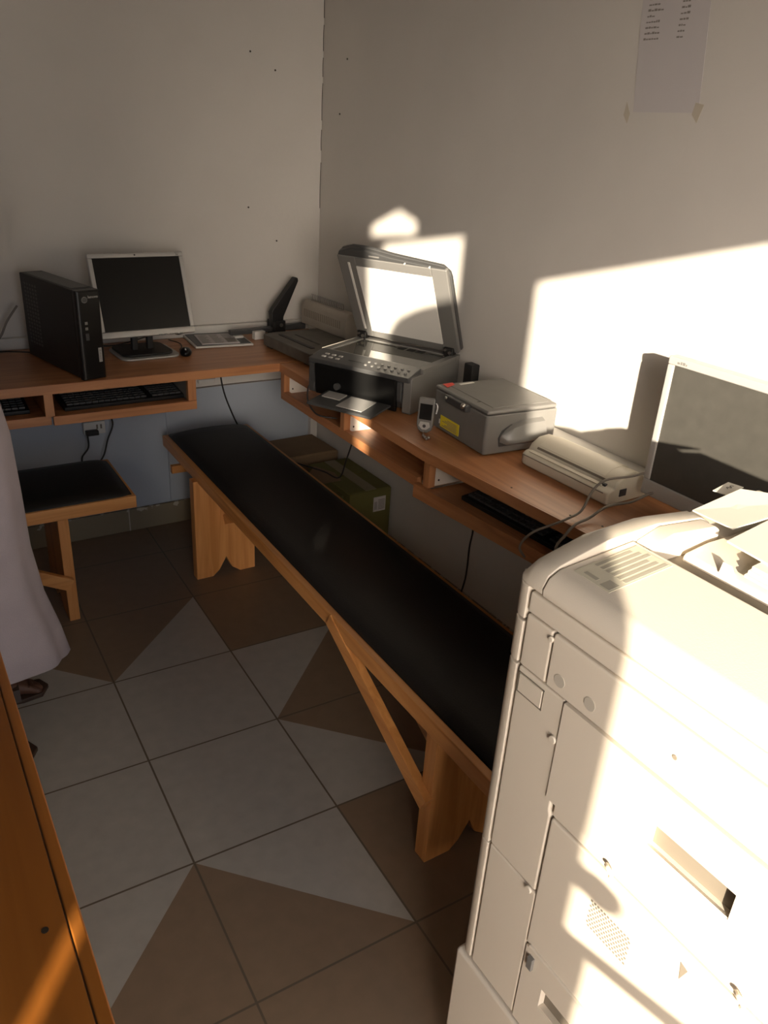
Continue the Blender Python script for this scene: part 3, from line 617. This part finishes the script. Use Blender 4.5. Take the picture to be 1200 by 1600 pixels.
# ------------------------------------------------------------------ boxes in the corner
t = thing('cardboard_box', (-.15, -.12, 0), 'plain brown cardboard box against the back wall corner', 'box', R(2))
MB().box(-.20, .125, -.13, .09, 0, .300).build('carton', CARD, t, bevel=.002)
MB().box(-.195, .12, -.02, -.012, .3, .3012).build('tape', TAPE, t)
MB().prism([(-.20, .3), (.125, .3), (.118, .306), (-.192, .308)], -.128, -.022, 'y').build('flap', CARD, t)
t = thing('cardboard_box', (-.10, -.48, 0), 'olive green printed carton with white label in front of the brown box', 'box', R(1))
MB().box(-.095, .083, -.160, .155, 0, .297).build('carton', CARDG, t, bevel=.002)
MB().box(-.093, .081, -.157, -.004, .297, .300).build('flap', CARDG, t, bevel=.001)
MB().box(-.093, .081, .000, .153, .297, .300).build('flap', CARDG, t, bevel=.001)
MB().box(-.026, .02, -.157, .153, .300, .3008).build('tape', TAPE, t)
l = MB().box(.008, .060, -.1612, -.160, .210, .268).build('shipping_label', PAPER2, t)
mb = MB()
for k in range(7): mb.box(.028, .056, -.1618, -.1612, .218 + k * .006, .2205 + k * .006)
for k in range(5): mb.box(.012 + k * .0025, .0132 + k * .0025, -.1618, -.1612, .218, .250)
mb.build('label_print', INK, l)
t = thing('cardboard_box', (-.25, -.50, 0), 'narrow olive carton squeezed between bench and labelled carton', 'box', R(1))
MB().box(-.050, .045, -.118, .12, 0, .288).build('carton', CARDG, t, bevel=.002)
MB().box(-.049, .044, -.117, .119, .288, .291).build('flap', CARDG, t, bevel=.001)
MB().box(-.02, .02, -.118, .119, .2912, .2916).build('tape', TAPE, t)
mb = MB().loft([[(-.245, -.50, .2925), (-.165, -.53, .306), (-.15, -.45, .304), (-.19, -.36, .303), (-.235, -.40, .294)], [(-.243, -.50, .2945), (-.165, -.53, .308), (-.152, -.452, .306), (-.19, -.362, .305), (-.233, -.402, .296)]])
one('paper_scrap', mb, CARD, 'torn pale paper flap lying on top of the olive cartons', 'paper')
one('mains_cable', MB().tube([(-.17, -.62, .622), (-.15, -.58, .50), (-.165, -.56, .40), (-.17, -.52, .315), (-.19, -.44, .312), (-.22, -.34, .304), (-.26, -.27, .306), (-.30, -.20, .306), (-.335, -.10, .300)], .0028), CABLE, 'black cable trailing across the cartons in the corner', 'cable', smooth=True)
one('hanging_cable', MB().tube([(-.30, -1.40, .604), (-.24, -1.38, .52), (-.20, -1.33, .42), (-.185, -1.31, .30), (-.19, -1.28, .2), (-.21, -1.20, .1), (-.22, -1.1, .02)], .0028), CABLE, 'black cable hanging below the right desk shelf', 'cable', smooth=True)
one('drooping_cable', MB().tube([(-.430, -.030, .735), (-.425, -.012, .62), (-.41, -.012, .52), (-.375, -.014, .42), (-.345, -.02, .35), (-.33, -.03, .29)], .0032), CABLE, 'black cable running down the back wall behind the bench', 'cable', smooth=True)
# wall sockets below the desk
t = thing('wall_socket', (-.912, -.001, .445), 'white double wall socket under the desk with a black plug', 'socket')
MB().box(-.038, .038, -.022, 0, -.024, .024).build('plate', PVC, t, bevel=.003)
MB().box(.006, .012, -.0232, -.022, -.004, .012).box(.020, .026, -.0232, -.022, -.004, .012).build('pin_hole', COPYD, t)
t = thing('wall_socket', (-.478, -.001, .585), 'white wall socket just below the desk edge right of the shelf', 'socket')
MB().box(-.036, .030, -.020, 0, -.018, .022).build('plate', PVC, t, bevel=.003)
MB().box(-.036, .030, -.0208, -.020, -.002, .0).build('plate_seam', COPYD, t)
t = thing('power_plug', (-.925, -.03, .432), 'black plug and looped cord in the socket above the stool', 'plug')
MB().box(-.022, .022, -.018, .006, -.008, .010).build('plug_body', BLACK, t, bevel=.003)
MB().tube([(-.018, -.012, -.004), (-.020, -.014, -.05), (-.045, -.014, -.085), (-.040, -.014, -.120), (-.005, -.014, -.128), (.03, -.014, -.09), (.050, -.014, -.03), (.072, -.014, .02), (.070, -.014, .055), (.06, -.01, .12)], .0032).build('cord', CABLE, t, smooth=True)

# ------------------------------------------------------------------ notice on the right wall
t = thing('wall_notice', (-.001, -1.55, 1.65), 'printed price list sheet taped high on the right wall', 'notice')
mb = MB().prism([(-1.447, 1.755), (-1.474, 1.541), (-1.649, 1.541), (-1.625, 1.74), (-1.62, 1.83), (-1.442, 1.83)], -.0012, -.0006, 'x'); mb.build('sheet', PAPER2, t, world=True)
rl = random.Random(3)
for k in range(9):
    z = 1.764 - k * .0105
    for y0, ln in ((-1.468, rl.uniform(.018, .045)), (-1.556, rl.uniform(.010, .018))):
        y = y0; mb = MB()
        while y > y0 - ln:
            d_ = rl.uniform(.003, .008); mb.box(-.0016, -.0012, y - d_, y, z - .001, z + rl.uniform(.0012, .0034)); y -= d_ + .0015
        mb.build('print_line', INK, t, world=True)
for P, lab in (([(-1.452, 1.562), (-1.466, 1.538), (-1.462, 1.518), (-1.448, 1.535)], 'left'), ([(-1.638, 1.560), (-1.660, 1.556), (-1.650, 1.522), (-1.634, 1.538)], 'right')):
    MB().prism(P, -.0018, -.0013, 'x').build('tape', mat('yellowed_tape_' + lab, (.48, .43, .35), .4), t, world=True)

# ------------------------------------------------------------------ photocopier
t = thing('photocopier', (-.63, -2.55, 0), 'large beige office photocopier filling the near right corner', 'photocopier')
YB, YN = -2.238, -2.86   # far and near end of the front
XF = -.900
def P(name, mb, m_=COPY, bevel=.003, parent=None):
    return mb.build(name, m_, parent or t, bevel=bevel, world=True)
P('core', MB().box(XF + .010, -.425, YN + .01, YB - .012, .30, .995), COPYD, 0)
P('side_panel', MB().box(XF + .03, -.42, YB - .02, YB - .002, .305, .985))
P('side_panel', MB().box(XF + .03, -.42, YN, YN + .018, .305, .985))
P('rear_panel', MB().box(-.43, -.415, YN, YB - .002, .305, .985))
# plinth cabinet
P('paper_cabinet', MB().box(XF - .006, -.415, YN - .02, YB + .004, .03, .298), COPY, .006)
for (x, y) in ((-.86, -2.29), (-.86, -2.82), (-.46, -2.29), (-.46, -2.82)):
    P('foot', MB().cyl((x, y, 0), .022, .031), BLACK, 0)
# corner post in stacked pieces, rounded towards the corner
def post(z0, z1):
    P('corner_post', MB().prism([(XF, YB - .023), (XF, YB - .012), (XF + .006, YB - .003), (XF + .02, YB), (XF + .04, YB), (XF + .04, YB - .023)], z0, z1), COPY, .0015)
post(.302, .549); post(.551, .864); post(.868, .928); post(.932, .978)
def panel(name, y0, y1, z0, z1, x=XF, bevel=.003, m_=COPY, pts=None):
    mb = MB()
    if pts: mb.prism(pts, x, XF + .014, 'x')
    else: mb.box(x, XF + .014, y1, y0, z0, z1)
    return P(name, mb, m_, bevel)
panel('front_band', YB - .027, YN, .9455, .974)
panel('small_cover', YB - .027, -2.3110, .868, .9425)
panel('upper_door', -2.3135, YN, .8685, .9425, XF - .001)
panel('left_cover', 0, 0, 0, 0, pts=[(YB - .027, .5555), (YB - .027, .8655), (-2.346, .8655), (-2.348, .757), (-2.356, .750), (-2.356, .700), (-2.359, .692), (-2.359, .5555)])
panel('left_cover', YB - .027, -2.362, .302, .553)
nm = MB()
nm.box(XF - .0008, XF + .001, -2.3145, -2.2680, .8575, .8590).box(XF - .0008, XF + .001, -2.3145, -2.2680, .828, .8295).box(XF - .0008, XF + .001, -2.2695, -2.2680, .828, .859).box(XF - .0008, XF + .001, -2.3145, -2.3130, .828, .859)
P('name_plate', nm, COPYD, 0)
P('name_plate_face', MB().box(XF - .0016, XF + .001, -2.3120, -2.2705, .8305, .8565), COPY, .0005)
# main door with pocket handle: frame around the pocket
def pocket_panel(name, y0, y1, z0, z1, py0, py1, pz0, pz1, x=XF, depth=.022, slant=.0):
    """y0>y1; rectangular panel with a recessed pocket py0..py1 x pz0..pz1"""
    mb = MB(); xb = XF + .014
    mb.box(x, xb, py0, y0, z0, z1).box(x, xb, y1, py1, z0, z1).box(x, xb, py1, py0, z0, pz0).box(x, xb, py1, py0, pz1, z1)
    o = P(name, mb, COPY, .0)
    q = MB()
    q.box(x + depth, x + depth + .002, py1 - .002, py0 + .002, pz0 - .002, pz1 + .002)
    q.prism([(x + .001, pz0), (x + depth, pz0 - .004), (x + depth, pz0 - .002), (x + .001, pz0 + .0015)], py1, py0, 'y')
    P('handle_pocket', q, COPY, 0, None)
    return o
core_fix = None
pocket_panel('front_door', -2.3490, YN, .7175, .8655, -2.495, -2.600, .777, .812, XF - .002, .013)
P('latch_dot', MB().cyl((XF - .004, -2.342, .805), .0055, .004, 'x', 16), COPY, .001)
P('latch_dot', MB().cyl((XF - .004, -2.350, .551), .0055, .004, 'x', 16), COPY, .001)
P('latch_dot', MB().cyl((XF - .003, -2.311, .933), .004, .004, 'x', 12), COPY, .001)
for y, z in ((-2.335, .888), (-2.384, .889)): P('round_mark', MB().cyl((XF - .0016, y, z), .0085, .001, 'x', 20), mat('grey_mark', (.50, .46, .39), .6), 0)
P('small_hole', MB().cyl((XF - .0018, -2.50, .905), .003, .001, 'x', 10), COPYD, 0)
P('drawer_rail', MB().box(XF + .002, XF + .014, YN, -2.3620, .6955, .7155), COPY, .001)
for y in (-2.455, -2.63):
    P('hook', MB().tube([(XF - .002, y, .706), (XF - .006, y - .006, .708), (XF - .006, y - .012, .704), (XF - .004, y - .010, .697)], .0028, n=8), COPY, 0)
P('paper_drawer', MB().box(XF - .001, XF + .014, YN, -2.3625, .4615, .6930), COPY, .003)
def vents(y0, z0, ny, nz):
    mb = MB()
    for j in range(nz):
        for i in range(ny):
            y = y0 - i * .0052 - (j % 2) * .0026; z = z0 - j * .0045
            mb.box(XF - .0014, XF, y - .0016, y + .0016, z - .0014, z + .0014)
    P('vent_grille', mb, COPYD, 0)
vents(-2.448, .636, 12, 10); vents(-2.600, .600, 12, 10)
P('arrow_mark', MB().prism([(-2.570, .676), (-2.580, .672), (-2.5735, .652)], XF - .0016, XF - .0008, 'x'), COPYD, 0)
P('pull_lip', MB().box(XF - .005, XF, YN, -2.372, .4615, .4665), COPY, .001)
pocket_panel('paper_drawer', -2.3650, YN, .302, .4570, -2.405, -2.62, .375, .412, XF - .001)
P('drawer_latch', MB().box(XF - .006, XF, -2.384, -2.374, .425, .448), MGREY, .001)
# upper cover: steep bevel then gentle slope to a ridge, running along the front
cv = [(XF + .010, .976), (XF, .977), (XF - .001, .986), (XF + .006, 1.000), (XF + .022, 1.0085), (XF + .145, 1.019), (XF + .150, 1.014), (XF + .150, .976)]
P('operator_cover', MB().prism(cv, YN, YB - .046, 'y'), COPY, .0022)
cv2 = [(XF + .010, .976), (XF + .001, .978), (XF + .001, .986), (XF + .008, 1.001), (XF + .024, 1.0105), (XF + .10, 1.028), (XF + .19, 1.032), (XF + .28, 1.022), (XF + .30, 1.012), (XF + .30, .976)]
def shift(p, dz, dx=0): return [(x + dx, z + (dz if z > .99 else 0)) for x, z in p]
ends = [[(x, YB - .044, z) for x, z in cv2], [(x, YB - .020, z) for x, z in cv2], [(x + (.004 if x < -.85 else 0), YB - .004, z - (.010 if z > .99 else 0)) for x, z in cv2], [(x + (.012 if x < -.85 else 0), YB, z - (.024 if z > .99 else 0)) for x, z in cv2]]
P('end_cover', MB().loft(ends), COPY, .0015)
P('end_cover', MB().prism([(XF + .152, .976), (XF + .152, 1.018), (XF + .19, 1.030), (XF + .275, 1.022), (XF + .285, 1.016), (XF + .285, .976)], YB - .072, YB - .045, 'y'), COPY, .003)
# printed decal with a little diagram on the operator cover
SL = math.atan2(1.019 - 1.0085, .123)
DM = Matrix.Translation((XF + .033, -2.322, 1.0098)) @ Matrix.Rotation(-SL, 4, 'Y')
mb = MB(); mb.M = DM; mb.box(0, .105, -.030, .026, 0, .0004); P('printed_decal', mb, DECAL, 0)
mb = MB(); mb.M = DM
for k in range(6): mb.box(.03, .102 - (k % 3) * .006, -.027 + k * .0088, -.0215 + k * .0088, .0004, .0007)
mb.box(.003, .020, -.027, -.012, .0004, .0007).box(.006, .012, -.004, .016, .0004, .0007); P('decal_print', mb, INKL, 0)
# platen deck, document cover and exit slot
P('platen_deck', MB().box(XF + .152, -.42, YN, YB - .074, .955, .985), COPY, .002)
P('tray_edge', MB().prism([(XF + .152, .985), (XF + .165, .987), (XF + .165, 1.003), (XF + .152, 1.004)], YN, YB - .10, 'y'), COPY, .001)
P('document_cover', MB().prism([(XF + .20, .985), (XF + .205, 1.004), (XF + .25, 1.010), (-.43, 1.010), (-.43, .985)], YN, -2.318, 'y'), COPY, .004)
P('rear_cover', MB().prism([(XF + .285, .976), (XF + .29, 1.006), (-.52, 1.010), (-.43, 1.012), (-.42, 1.00), (-.42, .976)], -2.316, YB - .002, 'y'), COPY, .003)
P('guide_fin', MB().prism([(XF + .165, 1.002), (XF + .172, 1.002), (XF + .170, 1.026)], -2.56, -2.545, 'y'), COPY, .0005)
P('guide_fin', MB().prism([(XF + .202, 1.004), (XF + .216, 1.005), (XF + .206, 1.018)], -2.385, -2.372, 'y'), COPY, .0005)

# papers on the copier
def sheet(name, pts, z, th, m_, label, cat, tilt=None, group=None):
    mb = MB().prism(pts, z, z + th); return one(name, mb, m_, label, cat, group)
q4 = [(-.585, -2.243, 1.008), (-.600, -2.318, 1.016), (-.455, -2.345, 1.040), (-.492, -2.249, 1.026)]
o = MB().loft([q4, [(x, y, z + .002) for x, y, z in q4]])
one('paper_sheet', o, PAPER, 'blank cream sheet tilted at the back of the photocopier', 'paper')
o = thing('document', (-.55, -2.43, 1.024), 'printed document with round stamps lying on the photocopier', 'document')
Pq = [(-.652, -2.345), (-.672, -2.520), (-.44, -2.560), (-.43, -2.315)]
MB().prism(Pq, 1.0222, 1.0245).build('sheet', PAPER, o, world=True)
mb = MB()
for (cx, cy) in ((-.57, -2.395), (-.53, -2.44)):
    for k in range(28):
        a0 = 2 * math.pi * k / 28; a1 = 2 * math.pi * (k + 1) / 28
        mb.loft([[(cx + r * math.cos(a), cy + r * math.sin(a), zz) for r, zz in ((.014, 1.0246), (.0155, 1.0246), (.0155, 1.0249), (.014, 1.0249))] for a in (a0, a1)], cap=False)
for k in range(5): mb.box(-.540, -.47, -2.388 - k * .007, -2.3855 - k * .007, 1.0246, 1.0249)
mb.box(-.64, -.60, -2.40, -2.395, 1.0246, 1.0249).box(-.60, -.565, -2.46, -2.455, 1.0246, 1.0249)
mb.build('print', INKL, o, world=True)
for k in range(3):
    z = 1.0105 + k * .004
    one('paper_stack_sheet', MB().prism([(-.690 + .006 * k, -2.40), (-.700 + .006 * k, -2.62), (-.46, -2.64), (-.45, -2.38)], z, z + .0036), PAPER, 'bare page of the pile under the stamped document, %s' % ['bottom one', 'middle one', 'top one'][k], 'paper', 'pages piled on the photocopier')
o = one('name_card', MB().box(-.026, .026, -.012, .012, 0, .0012), PAPER, 'small card with a scribble at the back corner of the photocopier', 'card'); o.location = (-.478, -2.222, 1.0135); o.rotation_euler = (0, 0, R(12))
MB().tube([(-.002, .0, .0016), (.003, .004, .0016), (.006, -.002, .0016), (.012, .003, .0016), (.016, -.001, .0016)], .0006, n=5).build('scribble', INK, o)

# ------------------------------------------------------------------ table at lower left
t = thing('table', (-1.75, -2.1, 0), 'orange varnished wooden table at the lower left edge of the room', 'table')
MB().box(-2.15, -1.4585, -2.60, -1.46, .730, .750).build('table_top', TY, t, bevel=.001, world=True)
MB().box(-1.4570, -1.4440, -2.60, -1.46, .712, .751).build('edge_strip', TY, t, bevel=.002, world=True)
for x, y in ((-1.485, -1.99), (-1.478, -2.265)): MB().cyl((x, y, .750), .0035, .0008, 'z', 10).build('nail_head', NAIL, t, world=True)
for x, y in ((-1.50, -1.50), (-1.50, -2.56), (-2.1, -1.50), (-2.1, -2.56)): MB().box(x - .022, x + .022, y - .022, y + .022, 0, .73).build('leg', WZ, t, bevel=.002, world=True)
MB().box(-2.1, -1.50, -2.565, -2.545, .67, .73).box(-2.1, -1.5, -1.515, -1.495, .67, .73).build('apron', WX, t, world=True)

# ------------------------------------------------------------------ the person in a long robe
px, py = -1.458, -.985
t = thing('person', (px, py, 0), 'standing person in a long lavender robe and brown sandals', 'person', 0)
def skin_body():
    J = {'pelvis': ((-.02, 0, .76), .085), 'chest': ((-.02, 0, 1.02), .10), 'neck': ((-.015, 0, 1.19), .042), 'head0': ((0, 0, 1.25), .055), 'head1': ((.012, 0, 1.33), .078), 'head2': ((.005, 0, 1.40), .066)}
    E_ = [('pelvis', 'chest'), ('chest', 'neck'), ('neck', 'head0'), ('head0', 'head1'), ('head1', 'head2')]
    for s_, sy in (('l', .118), ('r', -.13)):
        J['hip' + s_] = ((-.02, sy * .7, .72), .07); J['knee' + s_] = ((-.01, sy, .40), .048); J['ank' + s_] = ((-.02, sy, .075), .030)
        fx = 0 if sy > 0 else -.074; J['ank' + s_] = ((-.02 + fx, sy, .075), .030)
        J['heel' + s_] = ((-.03 + fx, sy, .038), .024); J['ball' + s_] = ((.085 + fx, sy, .028), .026); J['toe' + s_] = ((.135 + fx, sy * .98, .022), .018)
        J['sh' + s_] = ((-.02, sy * 1.15, 1.11), .036); J['el' + s_] = ((-.04, sy * 1.62, .90), .030); J['wr' + s_] = ((-.03, sy * 1.75, .71), .024); J['palm' + s_] = ((-.02, sy * 1.72, .655), .024)
        E_ += [('pelvis', 'hip' + s_), ('hip' + s_, 'knee' + s_), ('knee' + s_, 'ank' + s_), ('ank' + s_, 'heel' + s_), ('ank' + s_, 'ball' + s_), ('ball' + s_, 'toe' + s_), ('chest', 'sh' + s_), ('sh' + s_, 'el' + s_), ('el' + s_, 'wr' + s_), ('wr' + s_, 'palm' + s_)]
        for k in range(4):
            ox = (k - 1.5) * .014
            J['f%d%s' % (k, s_)] = ((-.02 + ox, sy * 1.70, .615), .0075); J['g%d%s' % (k, s_)] = ((-.015 + ox, sy * 1.64, .585 + abs(k - 1.3) * .004), .0065)
            E_ += [('palm' + s_, 'f%d%s' % (k, s_)), ('f%d%s' % (k, s_), 'g%d%s' % (k, s_))]
        J['th' + s_] = ((.008, sy * 1.60, .635), .008); E_.append(('palm' + s_, 'th' + s_))
        for k in range(5):
            J['t%d%s' % (k, s_)] = ((fx + .158 - abs(k - (1.2 if sy > 0 else 2.8)) * .006, sy + (k - 2) * .0135, .014), .0085); E_.append(('ball' + s_, 't%d%s' % (k, s_)))
    names = list(J); me = bpy.data.meshes.new('body'); me.from_pydata([J[n][0] for n in names], [(names.index(a), names.index(b)) for a, b in E_], [])
    o = bpy.data.objects.new('body', me); C.objects.link(o); md = o.modifiers.new('skin', 'SKIN')
    for i, n in enumerate(names):
        v = me.skin_vertices[0].data[i]; v.radius = (J[n][1], J[n][1]); v.use_root = (n == 'pelvis')
    ss = o.modifiers.new('sub', 'SUBSURF'); ss.levels = 2; ss.render_levels = 2
    bpy.context.view_layer.update(); m2 = bpy.data.meshes.new_from_object(o.evaluated_get(bpy.context.evaluated_depsgraph_get()))
    bpy.data.objects.remove(o); b = bpy.data.objects.new('body', m2); C.objects.link(b); m2.materials.clear(); m2.materials.append(SKIN); b.parent = t
    for p_ in m2.polygons: p_.use_smooth = True
    return b
body = skin_body()
mb = MB().sphere((-.01, 0, 1.35), .088, (1.0, .93, 1.05), 20); mb.build('hair', HAIR, t, smooth=True).location = (-.022, 0, .008)
MB().sphere((.085, .028, 1.345), .009).sphere((.085, -.028, 1.345), .009).build('eye', PVC, t, smooth=True)
MB().loft([[(.085, .010, 1.318), (.085, -.010, 1.318), (.105, 0, 1.318)], [(.085, .004, 1.35), (.085, -.004, 1.35), (.090, 0, 1.35)]]).build('nose', SKIN, t)
MB().sphere((.084, 0, 1.296), .016, (.5, 1, .35)).build('mouth', SANDAL, t, smooth=True)
MB().sphere((.0, .082, 1.335), .016, (.6, .4, 1)).build('ear', SKIN, t, smooth=True); MB().sphere((.0, -.082, 1.335), .016, (.6, .4, 1)).build('ear', SKIN, t, smooth=True)
# robe: folded, flared tube from the neck to the ankles
def robe_ring(z, rx, ry, cx, amp, n=72, ph=0):
    P_ = []
    for k in range(n):
        a = 2 * math.pi * k / n; f = 1 + amp * (math.sin(5 * a + ph) * .6 + math.sin(9 * a + 1.3 + ph) * .4)
        P_.append((cx + rx * f * math.cos(a), .055 * max(0, 1 - z / .9) + ry * f * math.sin(a), z + max(0, .40 - z) * .36 * (.5 - .5 * math.sin(a))))
    return P_
prof = [(.085, .215, .150, .005, .05), (.10, .222, .155, .005, .052), (.20, .212, .155, 0, .05), (.35, .192, .150, -.01, .045), (.50, .180, .150, -.015, .04), (.65, .172, .155, -.01, .03), (.80, .162, .165, -.005, .02), (.95, .145, .17, -.01, .012), (1.08, .12, .17, -.025, .006), (1.15, .09, .14, -.02, 0), (1.19, .06, .075, -.02, 0)]
mb = MB(); rings = [robe_ring(z, rx, ry, cx, am, ph=z * .6) for z, rx, ry, cx, am in prof]
inner = [[(x * .985, y * .985, z) for x, y, z in r] for r in rings][::-1]
mb.loft(rings + inner, cap=False); mb.build('robe', ROBE, t, smooth=True)
for sy in (1, -1):
    mb = MB(); c = [Vector((-.02, sy * .12, 1.14)), Vector((-.03, sy * .18, 1.0)), Vector((-.04, sy * .205, .88)), Vector((-.03, sy * .21, .74))]
    mb.tube(c, [.058] * 1 + [.068] * 7 + [.068] * 5 + [.075] * 8, n=16); mb.build('sleeve', ROBE, t, smooth=True)
for sy in (.118, -.13):
    fx = 0 if sy > 0 else -.074
    s_ = MB().prism([(x + fx, y) for x, y in [(-.07, sy - .028), (.02, sy - .03), (.10, sy - .042), (.15, sy - .036), (.172, sy), (.155, sy + .036), (.10, sy + .042), (.02, sy + .03), (-.07, sy + .028)]], .0, .014).build('sandal', SANDAL, t, bevel=.003)
    MB().loft([[(x, sy - .044, .010), (x, sy - .030, .040), (x, sy, .055), (x, sy + .030, .040), (x, sy + .044, .010), (x, sy + .040, .010), (x, sy + .027, .036), (x, sy, .050), (x, sy - .027, .036), (x, sy - .040, .010)] for x in (.055 + fx, .095 + fx)]).build('strap', SANDAL, s_)
